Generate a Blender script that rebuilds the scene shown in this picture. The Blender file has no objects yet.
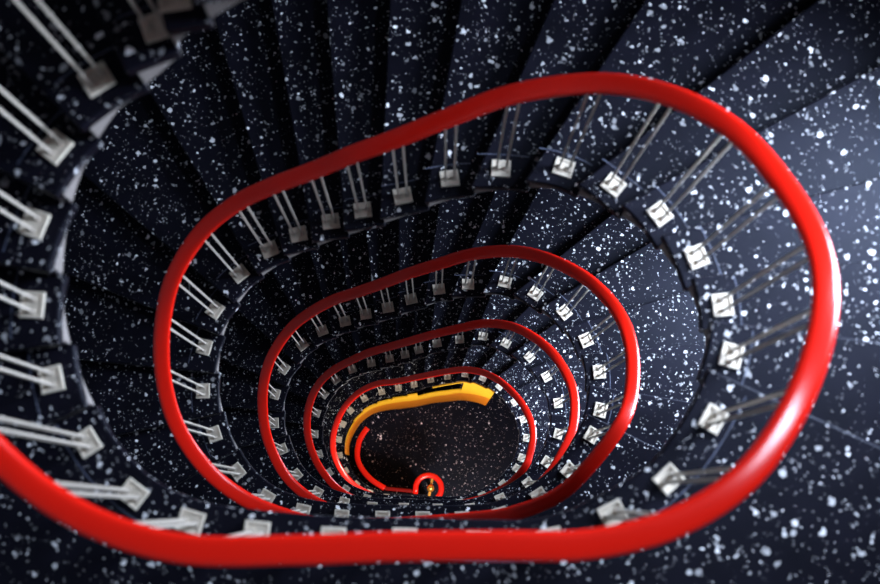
import bpy, bmesh, math, random
from mathutils import Vector, Matrix

# ------------------------------------------------------------------ camera
F_PX = 1200.0
NADIR = (430.56, 486.85)           # where plumb lines meet in the frame: gives the camera's tilt
scene = bpy.context.scene
cam_data = bpy.data.cameras.new('camera')
cam = bpy.data.objects.new('camera', cam_data)
scene.collection.objects.link(cam)
scene.camera = cam
cam_data.sensor_width = 36.0
cam_data.lens = 36.0 * F_PX / 880.0
cam_data.clip_start = 0.02
nv = Vector(((NADIR[0] - 440) / F_PX, -(NADIR[1] - 292) / F_PX, -1)).normalized()
cam.matrix_world = nv.rotation_difference(Vector((0, 0, -1))).to_matrix().to_4x4()
cam_data.dof.use_dof = True
cam_data.dof.focus_distance = 10.5
cam_data.dof.aperture_fstop = 2.0

# ------------------------------------------------------------------ world, exposure
world = bpy.data.worlds.new('world')
scene.world = world
world.use_nodes = True
world.node_tree.nodes['Background'].inputs[0].default_value = (0.35, 0.45, 0.7, 1)
world.node_tree.nodes['Background'].inputs[1].default_value = 0.05
vs = scene.view_settings
vs.view_transform = 'Standard'; vs.look = 'None'; vs.gamma = 1.0; vs.use_curve_mapping = False
vs.exposure = 0.0

# daylight through one window per storey: (height, x, y, direction the wall faces)
WINDOWS = [(z, 2.52, 1.50, (-0.93, -0.36)) for z in (-0.40, -3.55, -6.60, -9.75, -13.40)]
WINDOW_POWER = 205.0
WINDOW_SPREAD = 135.0
WINDOW_AIM = Vector((-0.90, -0.32, -0.28))
for lv_, wx_, wy_, nd_ in WINDOWS:
    al = bpy.data.lights.new('daylight', 'AREA'); al.shape = 'RECTANGLE'; al.size = 0.9; al.size_y = 1.2
    al.energy = WINDOW_POWER; al.color = (0.68, 0.80, 1.0); al.spread = math.radians(WINDOW_SPREAD)
    ao = bpy.data.objects.new('daylight', al); scene.collection.objects.link(ao)
    ao.location = Vector((wx_, wy_, lv_)) + Vector((*nd_, 0)) * 0.12
    ao.rotation_euler = WINDOW_AIM.to_track_quat('-Z', 'Y').to_euler()
WINDOW_STRENGTH = 1.5
LAMP_POWER = 420.0

# stair centre line through the balusters: x, y, step level, handrail offset; one row per baluster
PATH = [
(0.321,1.431,-2.225,0.323,1.434),(0.089,1.425,-2.390,0.090,1.427),(-0.134,1.379,-2.555,-0.137,1.421),(-0.335,1.346,-2.720,-0.359,1.414),(-0.505,1.326,-2.885,-0.555,1.408),
(-0.687,1.293,-3.050,-0.754,1.368),(-0.768,1.275,-3.215,-0.834,1.337),(-0.977,1.177,-3.380,-1.029,1.209),(-1.141,1.021,-3.545,-1.175,1.034),(-1.247,0.819,-3.710,-1.266,0.822),
(-1.295,0.585,-3.875,-1.291,0.585),(-1.273,0.357,-4.040,-1.247,0.363),(-1.189,0.153,-4.205,-1.149,0.170),(-1.023,-0.023,-4.205,-0.987,0.002),(-0.822,-0.117,-4.205,-0.806,-0.101),
(-0.595,-0.153,-4.205,-0.598,-0.154),(-0.333,-0.174,-4.205,-0.333,-0.155),(-0.089,-0.177,-4.205,-0.089,-0.147),(0.165,-0.185,-4.200,0.159,-0.145),(0.409,-0.178,-4.195,0.399,-0.141),
(0.627,-0.092,-4.191,0.620,-0.085),(0.823,0.027,-4.186,0.809,0.036),(0.985,0.233,-4.181,0.965,0.241),(1.093,0.470,-4.341,1.071,0.472),(1.108,0.681,-4.502,1.106,0.681),
(1.053,0.898,-4.662,1.062,0.901),(0.943,1.108,-4.822,0.963,1.118),(0.780,1.270,-4.982,0.798,1.284),(0.587,1.389,-5.142,0.582,1.383),(0.320,1.429,-5.303,0.305,1.399),
(0.089,1.424,-5.463,0.076,1.363),(-0.134,1.379,-5.623,-0.130,1.327),(-0.335,1.346,-5.783,-0.320,1.304),(-0.505,1.325,-5.943,-0.481,1.285),(-0.686,1.293,-6.104,-0.661,1.264),
(-0.856,1.244,-6.264,-0.837,1.229),(-1.036,1.142,-6.424,-1.022,1.134),(-1.192,0.967,-6.584,-1.176,0.962),(-1.275,0.780,-6.745,-1.256,0.777),(-1.306,0.544,-6.905,-1.285,0.545),
(-1.263,0.305,-7.065,-1.244,0.310),(-1.148,0.091,-7.225,-1.121,0.104),(-0.969,-0.060,-7.220,-0.947,-0.043),(-0.755,-0.139,-7.216,-0.751,-0.134),(-0.525,-0.170,-7.211,-0.541,-0.183),
(-0.283,-0.178,-7.206,-0.291,-0.186),(-0.047,-0.181,-7.201,-0.047,-0.179),(0.187,-0.181,-7.208,0.187,-0.162),(0.412,-0.157,-7.214,0.407,-0.132),(0.642,-0.050,-7.221,0.634,-0.043),
(0.825,0.096,-7.227,0.803,0.108),(0.965,0.306,-7.234,0.965,0.305),(1.045,0.466,-7.405,1.046,0.466),(1.068,0.718,-7.577,1.084,0.719),(1.010,0.941,-7.748,1.045,0.951),
(0.892,1.147,-7.920,0.914,1.158),(0.715,1.302,-8.091,0.724,1.310),(0.519,1.411,-8.263,0.513,1.402),(0.266,1.424,-8.434,0.265,1.421),(0.060,1.417,-8.606,0.056,1.392),
(-0.145,1.372,-8.777,-0.144,1.359),(-0.322,1.334,-8.949,-0.318,1.324),(-0.498,1.307,-9.120,-0.490,1.294),(-0.669,1.276,-9.292,-0.662,1.268),(-0.861,1.224,-9.463,-0.838,1.206),
(-1.034,1.131,-9.635,-0.999,1.112),(-1.198,0.957,-9.806,-1.146,0.942),(-1.289,0.761,-9.978,-1.227,0.754),(-1.315,0.531,-10.149,-1.250,0.536),(-1.268,0.321,-10.321,-1.221,0.333),
(-1.142,0.105,-10.327,-1.120,0.116),(-0.962,-0.042,-10.334,-0.966,-0.045),(-0.735,-0.127,-10.340,-0.764,-0.160),(-0.496,-0.164,-10.347,-0.531,-0.212),(-0.228,-0.173,-10.353,-0.240,-0.212),
(0.060,-0.179,-10.373,0.068,-0.203),(0.337,-0.177,-10.386,0.358,-0.194),(0.595,-0.097,-10.399,0.623,-0.126),(0.831,0.035,-10.412,0.844,0.027),(0.994,0.212,-10.424,0.992,0.213),
(1.122,0.459,-10.602,1.116,0.460),(1.142,0.742,-10.780,1.147,0.742),(1.059,0.994,-10.958,1.066,0.996),(0.920,1.192,-11.136,0.924,1.194),(0.714,1.344,-11.314,0.715,1.345),
(0.505,1.432,-11.492,0.484,1.403),(0.284,1.423,-11.670,0.267,1.387),(0.064,1.406,-11.848,0.056,1.360),(-0.120,1.362,-12.026,-0.119,1.334),(-0.262,1.334,-12.203,-0.257,1.315),
(-0.425,1.312,-12.381,-0.416,1.294),(-0.623,1.282,-12.559,-0.604,1.260),(-0.834,1.233,-12.737,-0.791,1.198),(-1.018,1.136,-12.915,-0.980,1.115),(-1.156,0.995,-13.093,-1.129,0.986),
(-1.252,0.803,-13.271,-1.226,0.799),(-1.288,0.581,-13.449,-1.258,0.582),(-1.253,0.363,-13.627,-1.225,0.369),(-1.157,0.161,-13.830,-1.135,0.170),(-0.975,-0.023,-14.000,-0.972,-0.021),
(-0.732,-0.124,-14.000,-0.755,-0.150),(-0.495,-0.163,-14.000,-0.527,-0.205),(-0.228,-0.173,-14.000,-0.239,-0.207),(0.060,-0.179,-14.000,0.067,-0.195),(0.337,-0.177,-14.000,0.345,-0.170),
(0.595,-0.097,-14.000,0.597,-0.098),(0.831,0.035,-14.000,0.837,0.031),(0.992,0.213,-14.000,1.002,0.209),(1.052,0.332,-14.000,1.058,0.330),(1.128,0.567,-14.195,1.111,0.567),
(1.105,0.795,-14.390,1.069,0.789),(1.017,1.014,-14.585,0.961,0.994),(0.849,1.220,-14.780,0.792,1.183),(0.654,1.342,-14.975,0.610,1.299),(0.437,1.410,-15.170,0.401,1.356),
(0.215,1.398,-15.365,0.197,1.353),(-0.000,1.374,-15.560,-0.005,1.333),(-0.218,1.326,-15.755,-0.214,1.308),(-0.429,1.296,-15.950,-0.424,1.284),(-0.658,1.260,-16.145,-0.668,1.271),
(-0.898,1.183,-16.340,-0.898,1.183),(-1.096,1.032,-16.535,-1.084,1.027),(-1.213,0.859,-16.730,-1.198,0.855),(-1.279,0.655,-16.925,-1.270,0.655),(-1.280,0.442,-17.120,-1.276,0.443),
(-1.209,0.227,-17.315,-1.195,0.232),(-1.066,0.042,-17.510,-1.053,0.050),(-0.878,-0.077,-17.510,-0.869,-0.070),(-0.637,-0.139,-17.510,-0.644,-0.148),(-0.282,-0.173,-17.510,-0.286,-0.169),
(-0.047,-0.180,-17.510,-0.046,-0.186),]
FIRST = -5
LAST = FIRST + len(PATH) - 1
FLOOR_Z = -18.6
RAIL_H = 1.15

# landings: (first index, last index, level)
LANDINGS = [(7, 17, -4.20), (36, 46, -7.215), (64, 74, -10.37), (94, 103, -14.0)]
PZ = [p[2] for p in PATH]
for a, b, z in LANDINGS:
    for i in range(a, b + 1):
        PZ[i - FIRST] = z

def lerp(a, b, u): return a + (b - a) * u

def _cr(v, t):
    t = min(max(t - FIRST, 0.0), len(v) - 1.0001)
    i = int(t); u = t - i
    g = lambda k: v[min(max(k, 0), len(v) - 1)]
    a, b, c, d = g(i - 1), g(i), g(i + 1), g(i + 2)
    return 0.5 * (2*b + (c - a)*u + (2*a - 5*b + 4*c - d)*u*u + (3*b - a - 3*c + d)*u**3)
PX = [p[0] for p in PATH]; PY = [p[1] for p in PATH]; RX = [p[3] for p in PATH]; RY = [p[4] for p in PATH]
def smooth(v, n):
    for _ in range(n):
        v = [v[0]] + [(v[i-1] + 2*v[i] + v[i+1]) / 4 for i in range(1, len(v)-1)] + [v[-1]]
    return v
PZR = smooth(PZ, 3)
def plan(t): return Vector((_cr(PX, t), _cr(PY, t), 0))
def tangent(t):
    d = plan(t + 0.5) - plan(t - 0.5)
    return d.normalized()
def outward(t):
    d = tangent(t)
    return Vector((d.y, -d.x, 0))
def zlin(t):
    u = min(max(t - FIRST, 0.0), len(PZ) - 1.0001); i = int(u)
    return lerp(PZ[i], PZ[i+1], u - i)
def rail_pt(t):
    p = Vector((_cr(RX, t), _cr(RY, t), 0))
    p.z = _cr(PZR, t) + RAIL_H
    return p
CEN = Vector((-0.08, 0.62, 0))
def inset(t):
    # the well edge runs closer to the balusters along the straight bottom side
    y = plan(t).y
    return 0.074 + 0.013 * min(max((y + 0.12) / 0.45, 0), 1)
def rim(t, z, extra=0.0):
    p = plan(t) - outward(t) * (inset(t) + extra); p.z = z
    return p
# stair edges fan out from the well; each meets the outer wall on a rounded plan
WALL_L, WALL_R, WALL_C = 0.82, 0.80 + 1.60, (-0.09, 0.635)
SKEW = [(-20, 0), (-5, -4), (12, -12), (28, -17), (40, -22), (52, -27), (66, -28), (80, -26), (94, -20), (108, -8), (120, 0)]
def skew(t):
    """treads are not square to the well at its upper right end: degrees"""
    p = plan(t); a = math.degrees(math.atan2(p.y - CEN.y, p.x - CEN.x))
    if a <= SKEW[0][0] or a >= SKEW[-1][0]: return 0.0
    for (x0, y0), (x1, y1) in zip(SKEW, SKEW[1:]):
        if a <= x1: return y0 + (y1 - y0)*(a - x0)/(x1 - x0)
def wall_pt(t, z):
    p = plan(t); n = outward(t)
    k = math.radians(skew(t))
    n = Vector((n.x*math.cos(k) - n.y*math.sin(k), n.x*math.sin(k) + n.y*math.cos(k), 0))
    s = 1.2
    for _ in range(12):
        q = p + n * s
        x = max(abs(q.x - WALL_C[0]) - WALL_L/2, 0); y = q.y - WALL_C[1]
        s += WALL_R - math.hypot(x, y)
    q = p + n * s; q.z = z
    return q

# ------------------------------------------------------------------ materials
def new_mat(name):
    m = bpy.data.materials.new(name); m.use_nodes = True
    nt = m.node_tree
    return m, nt, nt.nodes['Principled BSDF']
def simple(name, col, rough=0.5, metal=0.0, noise=0.0, spec=0.5, nscale=30.0):
    m, nt, b = new_mat(name)
    b.inputs['Base Color'].default_value = (*col, 1)
    b.inputs['Roughness'].default_value = rough
    b.inputs['Metallic'].default_value = metal
    b.inputs['Specular IOR Level'].default_value = spec
    if noise:
        geo = nt.nodes.new('ShaderNodeNewGeometry')
        n = nt.nodes.new('ShaderNodeTexNoise'); n.inputs['Scale'].default_value = nscale; n.inputs['Detail'].default_value = 5
        r = nt.nodes.new('ShaderNodeMapRange')
        r.inputs['From Min'].default_value = 0.3; r.inputs['From Max'].default_value = 0.7
        r.inputs['To Min'].default_value = 1 - noise; r.inputs['To Max'].default_value = 1 + noise
        mx = nt.nodes.new('ShaderNodeVectorMath'); mx.operation = 'SCALE'; mx.inputs[0].default_value = col
        nt.links.new(geo.outputs['Position'], n.inputs['Vector'])
        nt.links.new(n.outputs['Fac'], r.inputs['Value'])
        nt.links.new(r.outputs['Result'], mx.inputs['Scale'])
        nt.links.new(mx.outputs['Vector'], b.inputs['Base Color'])
    return m

def terrazzo(name, base, chip, rough=0.45, dens=1.0, size=1.0):
    m, nt, b = new_mat(name)
    N = nt.nodes.new; L = nt.links.new
    geo = N('ShaderNodeNewGeometry')
    nz = N('ShaderNodeTexNoise'); nz.inputs['Scale'].default_value = 45; nz.inputs['Detail'].default_value = 2
    L(geo.outputs['Position'], nz.inputs['Vector'])
    off = N('ShaderNodeVectorMath'); off.operation = 'MULTIPLY_ADD'
    off.inputs[1].default_value = (0.035, 0.035, 0.035)
    L(nz.outputs['Color'], off.inputs[0]); L(geo.outputs['Position'], off.inputs[2])
    def layer(scale, r0, keep, seed):
        sh = N('ShaderNodeVectorMath'); sh.operation = 'ADD'; sh.inputs[1].default_value = (seed, seed * 1.7, seed * .3)
        L(off.outputs[0], sh.inputs[0])
        v = N('ShaderNodeTexVoronoi'); v.inputs['Scale'].default_value = scale
        L(sh.outputs[0], v.inputs['Vector'])
        sep = N('ShaderNodeSeparateColor'); L(v.outputs['Color'], sep.inputs[0])
        # chip radius varies per cell
        rr = N('ShaderNodeMath'); rr.operation = 'MULTIPLY_ADD'; rr.inputs[1].default_value = r0 * 0.75; rr.inputs[2].default_value = r0 * 0.45
        L(sep.outputs['Green'], rr.inputs[0])
        lt = N('ShaderNodeMath'); lt.operation = 'LESS_THAN'; L(v.outputs['Distance'], lt.inputs[0]); L(rr.outputs[0], lt.inputs[1])
        kp = N('ShaderNodeMath'); kp.operation = 'LESS_THAN'; kp.inputs[1].default_value = keep; L(sep.outputs['Red'], kp.inputs[0])
        mu = N('ShaderNodeMath'); mu.operation = 'MULTIPLY'; L(lt.outputs[0], mu.inputs[0]); L(kp.outputs[0], mu.inputs[1])
        sq = N('ShaderNodeMath'); sq.operation = 'POWER'; sq.inputs[1].default_value = 1.8; L(sep.outputs['Blue'], sq.inputs[0])
        br = N('ShaderNodeMath'); br.operation = 'MULTIPLY_ADD'; br.inputs[1].default_value = 0.82; br.inputs[2].default_value = 0.18
        L(sq.outputs[0], br.inputs[0])
        o = N('ShaderNodeMath'); o.operation = 'MULTIPLY'; L(mu.outputs[0], o.inputs[0]); L(br.outputs[0], o.inputs[1])
        return o
    a = layer(30 / size, 0.34, 0.19 * dens, 0.0)
    c = layer(58 / size, 0.32, 0.17 * dens, 3.1)
    d = layer(120 / size, 0.34, 0.12 * dens * 0.7, 7.7)
    m1 = N('ShaderNodeMath'); m1.operation = 'MAXIMUM'; L(a.outputs[0], m1.inputs[0]); L(c.outputs[0], m1.inputs[1])
    m2 = N('ShaderNodeMath'); m2.operation = 'MAXIMUM'; L(m1.outputs[0], m2.inputs[0]); L(d.outputs[0], m2.inputs[1])
    mix = N('ShaderNodeMix'); mix.data_type = 'RGBA'
    L(m2.outputs[0], mix.inputs['Factor'])
    mix.inputs['A'].default_value = (*base, 1); mix.inputs['B'].default_value = (*chip, 1)
    # worn, dusty variation of the dark binder
    n2 = N('ShaderNodeTexNoise'); n2.inputs['Scale'].default_value = 6; n2.inputs['Detail'].default_value = 8
    L(geo.outputs['Position'], n2.inputs['Vector'])
    mr = N('ShaderNodeMapRange'); mr.inputs['From Min'].default_value = .3; mr.inputs['From Max'].default_value = .7
    mr.inputs['To Min'].default_value = .7; mr.inputs['To Max'].default_value = 1.35
    L(n2.outputs['Fac'], mr.inputs['Value'])
    sc = N('ShaderNodeVectorMath'); sc.operation = 'SCALE'
    L(mix.outputs['Result'], sc.inputs[0]); L(mr.outputs['Result'], sc.inputs['Scale'])
    L(sc.outputs[0], b.inputs['Base Color'])
    b.inputs['Roughness'].default_value = rough
    b.inputs['Specular IOR Level'].default_value = 0.10
    b.inputs['Specular Tint'].default_value = (0.7, 0.78, 1.0, 1)
    return m

M_TER = terrazzo('terrazzo_steps', (0.0034, 0.0031, 0.0060), (0.95, 0.96, 1.0))
M_FLOOR = terrazzo('terrazzo_ground_floor', (0.0042, 0.0045, 0.010), (0.95, 0.82, 0.95), dens=0.6, size=1.25)
M_JOINT = simple('border_joint', (0.05, 0.06, 0.10), 0.5, noise=0.5, nscale=25)
M_PLASTER = simple('stringer_plaster', (0.21, 0.185, 0.175), 0.8, noise=0.08)
M_WALL = simple('wall_paint', (0.10, 0.10, 0.10), 0.8)
M_RED = simple('red_handrail', (0.68, 0.010, 0.004), 0.22, spec=0.4)
M_RED_SHADE = simple('shaded_red_handrail', (0.16, 0.003, 0.002), 0.6, spec=0.1)  # handrail red again, with the shade on the link put into the colour
M_PLATE = simple('plate_paint', (0.60, 0.54, 0.45), 0.42, noise=0.12, nscale=60)
M_ROD = simple('rod_paint', (0.46, 0.41, 0.35), 0.4)
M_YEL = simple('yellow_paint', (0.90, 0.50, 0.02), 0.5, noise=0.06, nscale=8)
M_ORA = simple('panel_orange', (0.70, 0.21, 0.004), 0.5, noise=0.06, nscale=8)  # deeper orange for the panel below the fold
M_BRASS = simple('brass', (0.85, 0.42, 0.08), 0.25, metal=0.8)
M_DARK = simple('dark_metal', (0.02, 0.02, 0.022), 0.4)
M_FRAME = simple('window_frame_paint', (0.5, 0.5, 0.5), 0.5)
def emis(name, col, s):
    m, nt, b = new_mat(name)
    b.inputs['Base Color'].default_value = (0, 0, 0, 1)
    b.inputs['Emission Color'].default_value = (*col, 1)
    b.inputs['Emission Strength'].default_value = s
    return m
M_SKY = emis('daylit_pane', (0.62, 0.78, 1.0), WINDOW_STRENGTH)

# ------------------------------------------------------------------ object helpers
COL = scene.collection
def empty(name, loc, label, cat, group=None):
    o = bpy.data.objects.new(name, None); COL.objects.link(o)
    o.location = loc; o.empty_display_size = 0.1
    o['label'] = label; o['category'] = cat
    if group: o['group'] = group
    return o
def obj(name, bm, m, parent=None, origin=None, bevel=0.0, smooth_=False, label=None):
    """bm holds world coordinates"""
    me = bpy.data.meshes.new(name)
    bmesh.ops.recalc_face_normals(bm, faces=bm.faces)
    org = Vector(origin) if origin is not None else Vector((0, 0, 0))
    bmesh.ops.translate(bm, verts=bm.verts, vec=-org)
    if smooth_:
        for f_ in bm.faces: f_.smooth = True
    bm.to_mesh(me); bm.free()
    me.materials.append(m)
    o = bpy.data.objects.new(name, me); COL.objects.link(o)
    if parent is not None:
        o.parent = parent
        base = Vector((0, 0, 0)); q = parent
        while q is not None:
            base += q.location; q = q.parent
        o.location = org - base
    else:
        o.location = org
    if bevel:
        md = o.modifiers.new('bevel', 'BEVEL'); md.width = bevel; md.segments = 2; md.limit_method = 'ANGLE'
    if label: o['label'] = label
    return o
def prism(bm, inner, outer, ztop, zbot):
    """closed slab between two polylines in plan"""
    n = len(inner)
    def ring(pts, z): return [bm.verts.new((p.x, p.y, z)) for p in pts]
    it, ot, ib, ob = ring(inner, ztop), ring(outer, ztop), ring(inner, zbot), ring(outer, zbot)
    for k in range(n - 1):
        bm.faces.new((it[k], it[k+1], ot[k+1], ot[k]))
        bm.faces.new((ib[k], ob[k], ob[k+1], ib[k+1]))
        bm.faces.new((it[k], ib[k], ib[k+1], it[k+1]))
        bm.faces.new((ot[k], ot[k+1], ob[k+1], ob[k]))
    bm.faces.new((it[0], ot[0], ob[0], ib[0]))
    bm.faces.new((it[-1], ib[-1], ob[-1], ot[-1]))
def box(bm, c, ux, uy, uz, sx, sy, sz):
    vs_ = []
    for a in (-1, 1):
        for b in (-1, 1):
            for d in (-1, 1):
                vs_.append(bm.verts.new(c + ux*(a*sx/2) + uy*(b*sy/2) + uz*(d*sz/2)))
    for f_ in ((0,1,3,2),(4,6,7,5),(0,4,5,1),(2,3,7,6),(0,2,6,4),(1,5,7,3)):
        bm.faces.new([vs_[k] for k in f_])
def sweep(bm, pts, w, h, nseg=14, power=2.4, caps=True, side=None, ends=None):
    """rounded flat bar along a polyline"""
    rings = []
    n = len(pts)
    for k, p in enumerate(pts):
        nx = pts[k+1] if k < n-1 else (ends[1] if ends else p)
        pv = pts[k-1] if k > 0 else (ends[0] if ends else p)
        d = (nx - pv).normalized()
        s = Vector((d.y, -d.x, 0)).normalized() if side is None else side
        u = s.cross(d).normalized()
        ring = []
        for j in range(nseg):
            a = 2*math.pi*j/nseg
            ca, sa = math.cos(a), math.sin(a)
            x = math.copysign(abs(ca)**(2/power), ca)*w/2
            y = math.copysign(abs(sa)**(2/power), sa)*h/2
            ring.append(bm.verts.new(p + s*x + u*y))
        rings.append(ring)
    for a, b in zip(rings, rings[1:]):
        for j in range(nseg):
            bm.faces.new((a[j], a[(j+1) % nseg], b[(j+1) % nseg], b[j]))
    if caps:
        bm.faces.new(rings[0][::-1]); bm.faces.new(rings[-1])
UZ = Vector((0, 0, 1))

# ------------------------------------------------------------------ setting
def struct(name, bm, m, **k):
    o = obj(name, bm, m, **k); o['kind'] = 'structure'; return o
# outer wall: rounded plan round the stairs
def wall_ring(off, n=96):
    pts = []
    for k in range(n):
        a = 2*math.pi*(k + 0.5)/n
        x, y = math.cos(a), math.sin(a)
        pts.append(Vector((WALL_C[0] + math.copysign(WALL_L/2, x) + (WALL_R + off)*x, WALL_C[1] + (WALL_R + off)*y, 0)))
    return pts
bm = bmesh.new()
ri, ro = wall_ring(0.02), wall_ring(0.22)
zt, zb = 1.9, FLOOR_Z - 0.2
A = [[bm.verts.new((p.x, p.y, z)) for p in r] for r in (ri, ro) for z in (zt, zb)]
n = len(ri)
for k in range(n):
    j = (k+1) % n
    bm.faces.new((A[0][k], A[0][j], A[1][j], A[1][k]))
    bm.faces.new((A[2][k], A[3][k], A[3][j], A[2][j]))
    bm.faces.new((A[0][k], A[2][k], A[2][j], A[0][j]))
    bm.faces.new((A[1][k], A[1][j], A[3][j], A[3][k]))
struct('wall_outer', bm, M_WALL)
def disc(z, t):
    bm = bmesh.new()
    a = [bm.verts.new((p.x, p.y, z)) for p in ro]; b = [bm.verts.new((p.x, p.y, z - t)) for p in ro]
    bm.faces.new(a); bm.faces.new(b[::-1])
    for k in range(n):
        j = (k+1) % n
        bm.faces.new((a[k], b[k], b[j], a[j]))
    return bm
struct('floor', disc(FLOOR_Z, 0.2), M_FLOOR)
struct('ceiling', disc(1.9, -0.2), M_WALL)

# one daylight window per storey, in the outer wall on the right
for wn, (lv, wx, wy, nd) in enumerate(WINDOWS):
    d = Vector((nd[0], nd[1], 0)).normalized()
    s = Vector((-d.y, d.x, 0))
    c = Vector((wx, wy, lv))
    bm = bmesh.new(); box(bm, c, s, d, UZ, 0.95, 0.01, 1.25)
    w = struct('window_%d' % (wn + 1), bm, M_SKY, origin=c)
    bm = bmesh.new()
    for sx in (-0.5, 0, 0.5): box(bm, c + s*sx + d*0.02, s, d, UZ, 0.05 if sx else 0.03, 0.05, 1.35)
    for sz in (-0.65, 0.65): box(bm, c + UZ*sz + d*0.02, s, d, UZ, 1.05, 0.05, 0.05)
    obj('window_frame', bm, M_FRAME, parent=w, origin=c)

# ------------------------------------------------------------------ stairs
SLAB = 0.05
def sub(t0, t1, n): return [t0 + (t1 - t0)*k/n for k in range(n+1)]
def make_tread(root, i, t0, t1, z, znext, name='tread', nsub=6, bev=0.007):
    ts = sub(t0, t1, nsub)
    bm = bmesh.new()
    # nosing reaches a little past the riser below
    over = 0.018
    te = sub(t0, t1 + 0.10, nsub)
    prism(bm, [rim(t, 0) for t in te], [wall_pt(t, 0) for t in te], z, z - SLAB)
    o = obj(name, bm, M_TER, parent=root, origin=(plan((t0+t1)/2).x, plan((t0+t1)/2).y, z), bevel=bev)
    if znext is not None and znext < z - 0.01:
        bm = bmesh.new()
        tr = [t1 - 0.06, t1 + 0.02]
        prism(bm, [rim(t, 0, -0.012) for t in tr], [wall_pt(t, 0) for t in tr], z - SLAB, znext)
        obj('riser', bm, M_TER, parent=o, origin=(plan(t1).x, plan(t1).y, znext))
    # pale joint line of the border strip outside the balusters
    bm = bmesh.new()
    tj = sub(t0 + 0.05, t1 - 0.05, max(2, nsub))
    prism(bm, [plan(t) + outward(t)*0.066 for t in tj], [plan(t) + outward(t)*0.0695 for t in tj], z + 0.0012, z - 0.004)
    obj('border_joint', bm, M_JOINT, parent=o, origin=(plan((t0+t1)/2).x, plan((t0+t1)/2).y, z))
    return o
def make_stringer(root, i0, i1):
    """plaster body under a flight: stepped on top, smooth slope beneath"""
    bm = bmesh.new()
    for i in range(i0, i1 + 1):
        ts = sub(i - 0.5, i + 0.5, 4)
        zt_ = PZ[i - FIRST] - SLAB
        rows = []
        for t in ts:
            zb_ = min(zlin(t) - 0.075, zt_ - 0.004)
            r = rim(t, 0, -0.008); w = wall_pt(t, 0)
            rows.append([bm.verts.new((r.x, r.y, zt_)), bm.verts.new((w.x, w.y, zt_)), bm.verts.new((w.x, w.y, zb_)), bm.verts.new((r.x, r.y, zb_))])
        for a, b in zip(rows, rows[1:]):
            for j in range(4):
                bm.faces.new((a[j], a[(j+1) % 4], b[(j+1) % 4], b[j]))
        bm.faces.new(rows[0][::-1]); bm.faces.new(rows[-1])
    bmesh.ops.remove_doubles(bm, verts=bm.verts, dist=1e-5)
    return obj('stringer', bm, M_PLASTER, parent=root, origin=(plan(i0).x, plan(i0).y, PZ[i1-FIRST]), label='pale plaster stringer and soffit')
FLIGHTS = [(FIRST, 6, 'topmost flight of speckled black terrazzo steps, blurred at the upper left corner'),
           (18, 35, 'wide flight of speckled dark terrazzo steps below the outermost red handrail loop'),
           (47, 63, 'flight of speckled dark steps beside the second red handrail loop'),
           (75, 93, 'flight of speckled dark steps beside the third red handrail loop'),
           (104, LAST, 'lowest flight of dark steps directly above the yellow panel')]
for a, b, lab in FLIGHTS:
    root = empty('stair_flight', (plan(a).x, plan(a).y, PZ[b - FIRST]), lab, 'stairs', 'flights of the stairwell')
    for i in range(a, b + 1):
        z = PZ[i - FIRST]; zn = PZ[i + 1 - FIRST] if i < LAST else FLOOR_Z
        make_tread(root, i, i - 0.5, i + 0.5, z, zn if zn < z - .01 else None)
    make_stringer(root, a, b)
LAND_LABELS = ['blurred speckled landing under the outermost handrail along the bottom edge',
               'speckled landing under the second handrail loop at the bottom of the well',
               'speckled landing under the third handrail loop, third down the well',
               'lowest speckled landing, under the innermost full handrail loop at right']
for (a, b, z), lab in zip(LANDINGS, LAND_LABELS):
    root = empty('stair_landing', (plan((a+b)/2).x, plan((a+b)/2).y, z - 0.2), lab, 'landing', 'landings of the stairwell')
    make_tread(root, a, a - 0.5, b + 0.5, z, PZ[b + 1 - FIRST], name='terrazzo_slab', nsub=40)
    bm = bmesh.new()
    ts = sub(a - 0.5, b + 0.5, 40)
    prism(bm, [rim(t, 0, -0.008) for t in ts], [wall_pt(t, 0) for t in ts], z - SLAB, z - 0.07)
    obj('soffit', bm, M_PLASTER, parent=root, origin=(plan((a+b)/2).x, plan((a+b)/2).y, z - 0.2), label='pale plaster soffit')

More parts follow.
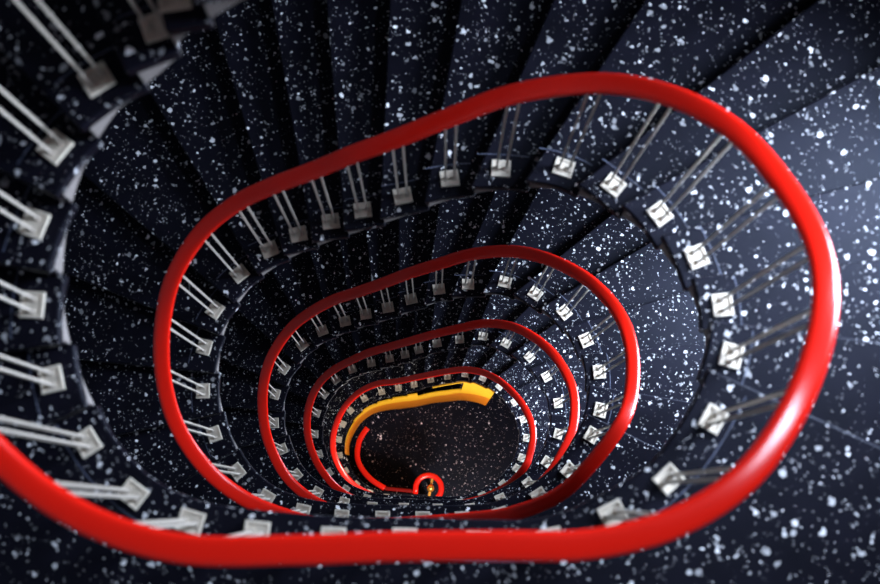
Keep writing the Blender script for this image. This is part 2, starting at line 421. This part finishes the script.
# ------------------------------------------------------------------ railings
RAILS = [(FIRST, 12, 'outermost blurred red handrail entering at the left edge, with paired grey rods'),
         (12, 41, 'largest complete red handrail loop on paired rods, around the outside of the well'),
         (41, 70, 'second largest red handrail loop with paired rods on pale square plates'),
         (70, 99, 'third red handrail loop inward, next above the innermost one'),
         (99, 123.4, 'innermost long red handrail curve, just above the yellow panel')]
for a, b, lab in RAILS:
    m0 = int(math.ceil(a)); m1 = int(math.ceil(b)) - 1
    org = plan(m0); org.z = zlin(b)
    root = empty('stair_railing', org, lab, 'railing', 'red railings of the stairwell')
    pts = [rail_pt(t) for t in sub(a, b, int((b - a)*6))]
    bm = bmesh.new(); sweep(bm, pts, 0.076, 0.036, nseg=24, power=3.0, caps=False, ends=(rail_pt(a - 1/6), rail_pt(b + 1/6)))
    if b > 120: bm.faces.new(list(bm.verts)[-24:])
    hr = obj('handrail', bm, M_RED, parent=root, origin=rail_pt(a), smooth_=True)
    for i in range(m0, m1 + 1):
        p = plan(i); p.z = PZ[i - FIRST]
        if i >= 123: p.z = PZ[i - FIRST]
        tg = tangent(i); nr = outward(i)
        bm = bmesh.new()
        box(bm, p + UZ*0.003, tg, nr, UZ, 0.086, 0.076, 0.006)
        for sx in (-1, 1):      # raised rim round a shallow tray
            box(bm, p + tg*(sx*0.0385) + UZ*0.010, tg, nr, UZ, 0.008, 0.076, 0.010)
            box(bm, p + nr*(sx*0.0335) + UZ*0.010, tg, nr, UZ, 0.070, 0.008, 0.010)
        bp = obj('base_plate', bm, M_PLATE, parent=root, origin=p)
        top = rail_pt(i)
        for s in (-1, 1):
            b0 = p + tg*(s*0.021) + UZ*0.006
            b1 = top + tg*(s*0.021) - UZ*0.02
            d = (b1 - b0)
            bm = bmesh.new()
            box(bm, (b0 + b1)/2, tg, nr, d.normalized(), 0.0085, 0.010, d.length)
            box(bm, b0 + UZ*0.006, tg, nr, UZ, 0.018, 0.022, 0.014)
            obj('rod', bm, M_ROD, parent=bp, origin=b0)

# ------------------------------------------------------------------ yellow panel under the lowest flight
def ang_of(t):
    p = plan(t); return math.degrees(math.atan2(p.y - CEN.y, p.x - CEN.x)) % 360
def tab(x, pts):
    if x <= pts[0][0]: return pts[0][1]
    for (a, u), (b, v) in zip(pts, pts[1:]):
        if x <= b: return lerp(u, v, (x - a)/(b - a))
    return pts[-1][1]
T0, T1 = 107.0, 119.0
def fold_z(t): return tab(ang_of(t), [(33, -15.9), (52, -16.9), (70, -17.2), (90, -17.3), (115, -17.15), (150, -17.2), (180, -17.0), (200, -17.1)])
def foot_z(t): return tab(ang_of(t), [(33, -17.2), (45, -17.9), (60, FLOOR_Z), (122, FLOOR_Z), (148, -18.15), (168, -18.0), (182, -17.7), (200, -17.7)])
def top_z(t):
    i = int(math.floor(t + 0.5)); return PZ[i - FIRST] - SLAB - (0.15 if i < 110 else 0.38)
def panel(bm, ts, ztop, zbot, th=0.018, extra=0.012):
    rows = []
    for t in ts:
        r = rim(t, 0, extra); w = rim(t, 0, extra - th)
        za, zb_ = ztop(t), zbot(t)
        rows.append([bm.verts.new((r.x, r.y, za)), bm.verts.new((w.x, w.y, za)), bm.verts.new((w.x, w.y, zb_)), bm.verts.new((r.x, r.y, zb_))])
    for a, b in zip(rows, rows[1:]):
        for j in range(4):
            bm.faces.new((a[j], a[(j+1) % 4], b[(j+1) % 4], b[j]))
    bm.faces.new(rows[0][::-1]); bm.faces.new(rows[-1])
root = empty('curved_stair_panel', (plan(112).x, plan(112).y, FLOOR_Z), 'curved yellow wall panel under the lowest flight at the bottom of the well', 'wall panel')
bm = bmesh.new()
S0, S1 = 109.0, 111.9      # slot
panel(bm, sub(T0, S0, 14), lambda t: top_z(t) + 0.14, fold_z)
panel(bm, sub(S0, S1, 16), lambda t: lerp(-16.5, -16.7, (t - S0)/(S1 - S0)), fold_z)
panel(bm, sub(S1, T1, 60), top_z, fold_z)
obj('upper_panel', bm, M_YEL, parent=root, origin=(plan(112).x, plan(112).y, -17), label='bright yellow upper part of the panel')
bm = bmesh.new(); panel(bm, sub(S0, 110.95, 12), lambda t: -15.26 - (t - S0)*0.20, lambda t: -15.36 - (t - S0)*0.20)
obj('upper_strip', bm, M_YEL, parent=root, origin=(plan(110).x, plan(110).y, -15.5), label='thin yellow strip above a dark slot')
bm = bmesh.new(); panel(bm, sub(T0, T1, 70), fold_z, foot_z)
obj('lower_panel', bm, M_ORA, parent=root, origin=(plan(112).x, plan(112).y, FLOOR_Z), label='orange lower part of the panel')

# ------------------------------------------------------------------ scroll-ended handrail on the ground floor
def pxray(u, v, z):
    d = cam.matrix_world.to_3x3() @ Vector(((u - 440)/F_PX, -(v - 292)/F_PX, -1))
    return d * (z / d.z)
root = empty('scroll_end_railing', (-0.3, 0.1, FLOOR_Z), 'short red handrail ending in a round scroll over the ground floor', 'railing')
zr = -17.5
g = [(-.915, .845), (-.975, .76), (-1.035, .64), (-1.06, .46), (-1.03, .33), (-.955, .21), (-.835, .09), (-.66, -.02)]
def spline(P, n=8):
    out = []
    for k in range(len(P) - 1):
        a, b, c, d = P[max(k-1, 0)], P[k], P[k+1], P[min(k+2, len(P)-1)]
        for q in range(n):
            u = q/n
            out.append(tuple(0.5*(2*b[j] + (c[j]-a[j])*u + (2*a[j]-5*b[j]+4*c[j]-d[j])*u*u + (3*b[j]-a[j]-3*c[j]+d[j])*u**3) for j in range(len(a))))
    out.append(tuple(P[-1])); return out
bm = bmesh.new(); sweep(bm, [Vector((x, y, zr)) for x, y in spline(g)], 0.078, 0.055, nseg=16)
obj('handrail', bm, M_RED, parent=root, origin=(g[0][0], g[0][1], zr), smooth_=True)
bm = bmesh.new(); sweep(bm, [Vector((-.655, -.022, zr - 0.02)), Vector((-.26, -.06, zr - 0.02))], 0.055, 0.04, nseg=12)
obj('rail_link', bm, M_RED_SHADE, parent=root, origin=(-.45, -.05, zr), label='connecting rail, its shade painted in as darker red')
c0 = Vector((-0.03, -0.02, zr))
arc = []
for k in range(37):
    a = math.radians(185 - k*6.6)
    arc.append(c0 + Vector((math.cos(a), math.sin(a), 0))*0.185)
bm = bmesh.new(); sweep(bm, [Vector((-.22, -.10, zr))] + arc, 0.078, 0.055, nseg=16)
obj('scroll', bm, M_RED, parent=root, origin=c0, smooth_=True)
for x, y in ((-.62, -.03), (-.27, -.06), (-1.03, .33)):
    bm = bmesh.new(); box(bm, Vector((x, y, (zr - 0.02 + FLOOR_Z)/2)), Vector((1,0,0)), Vector((0,1,0)), UZ, 0.016, 0.016, zr - 0.04 - FLOOR_Z)
    obj('post', bm, M_DARK, parent=root, origin=(x, y, FLOOR_Z), label='thin dark post')
bm = bmesh.new(); box(bm, Vector((0.0, -.02, zr + 0.0)), Vector((.18, 1, 0)).normalized(), Vector((1, -.18, 0)).normalized(), UZ, 0.33, 0.035, 0.02)
obj('cross_arm', bm, M_BRASS, parent=root, origin=c0, label='brass cross arm inside the scroll')
# newel post with ball
root = empty('newel_post', (0.0, -.02, FLOOR_Z), 'slim newel post with a shiny orange brass ball inside the red scroll', 'newel post')
bm = bmesh.new(); bmesh.ops.create_cone(bm, cap_ends=True, segments=16, radius1=0.03, radius2=0.022, depth=zr - 0.02 - FLOOR_Z)
bmesh.ops.translate(bm, verts=bm.verts, vec=(0, -.02, (zr - 0.02 + FLOOR_Z)/2))
obj('post', bm, M_DARK, parent=root, origin=(0, -.02, FLOOR_Z), smooth_=False)
bm = bmesh.new(); bmesh.ops.create_uvsphere(bm, u_segments=24, v_segments=14, radius=0.055)
bmesh.ops.translate(bm, verts=bm.verts, vec=(0, -.02, zr + 0.06))
obj('ball', bm, M_BRASS, parent=root, origin=(0, -.02, zr + 0.06), smooth_=True, label='orange brass ball')

# ------------------------------------------------------------------ warm lamp of the ground floor hall
root = empty('wall_lamp', (0.5, -1.40, -15.3), 'warm wall lamp lighting the ground floor, hidden behind the landings', 'lamp')
bm = bmesh.new(); bmesh.ops.create_uvsphere(bm, u_segments=20, v_segments=12, radius=0.09)
bmesh.ops.translate(bm, verts=bm.verts, vec=(0.5, -1.40, -15.3))
obj('globe', bm, emis('lamp_globe', (1.0, 0.62, 0.25), 3.0), parent=root, origin=(0.5, -1.40, -15.3), smooth_=True)
bm = bmesh.new(); box(bm, Vector((0.5, -1.52, -15.3)), Vector((1,0,0)), Vector((0,1,0)), UZ, 0.1, 0.22, 0.04)
obj('bracket', bm, M_DARK, parent=root, origin=(0.5, -1.5, -15.3))
ld = bpy.data.lights.new('warm_light', 'POINT'); ld.energy = LAMP_POWER; ld.color = (1.0, 0.90, 0.80); ld.shadow_soft_size = 0.3
lo = bpy.data.objects.new('warm_light', ld); COL.objects.link(lo); lo.parent = root; lo.location = (0, 0.15, 0)
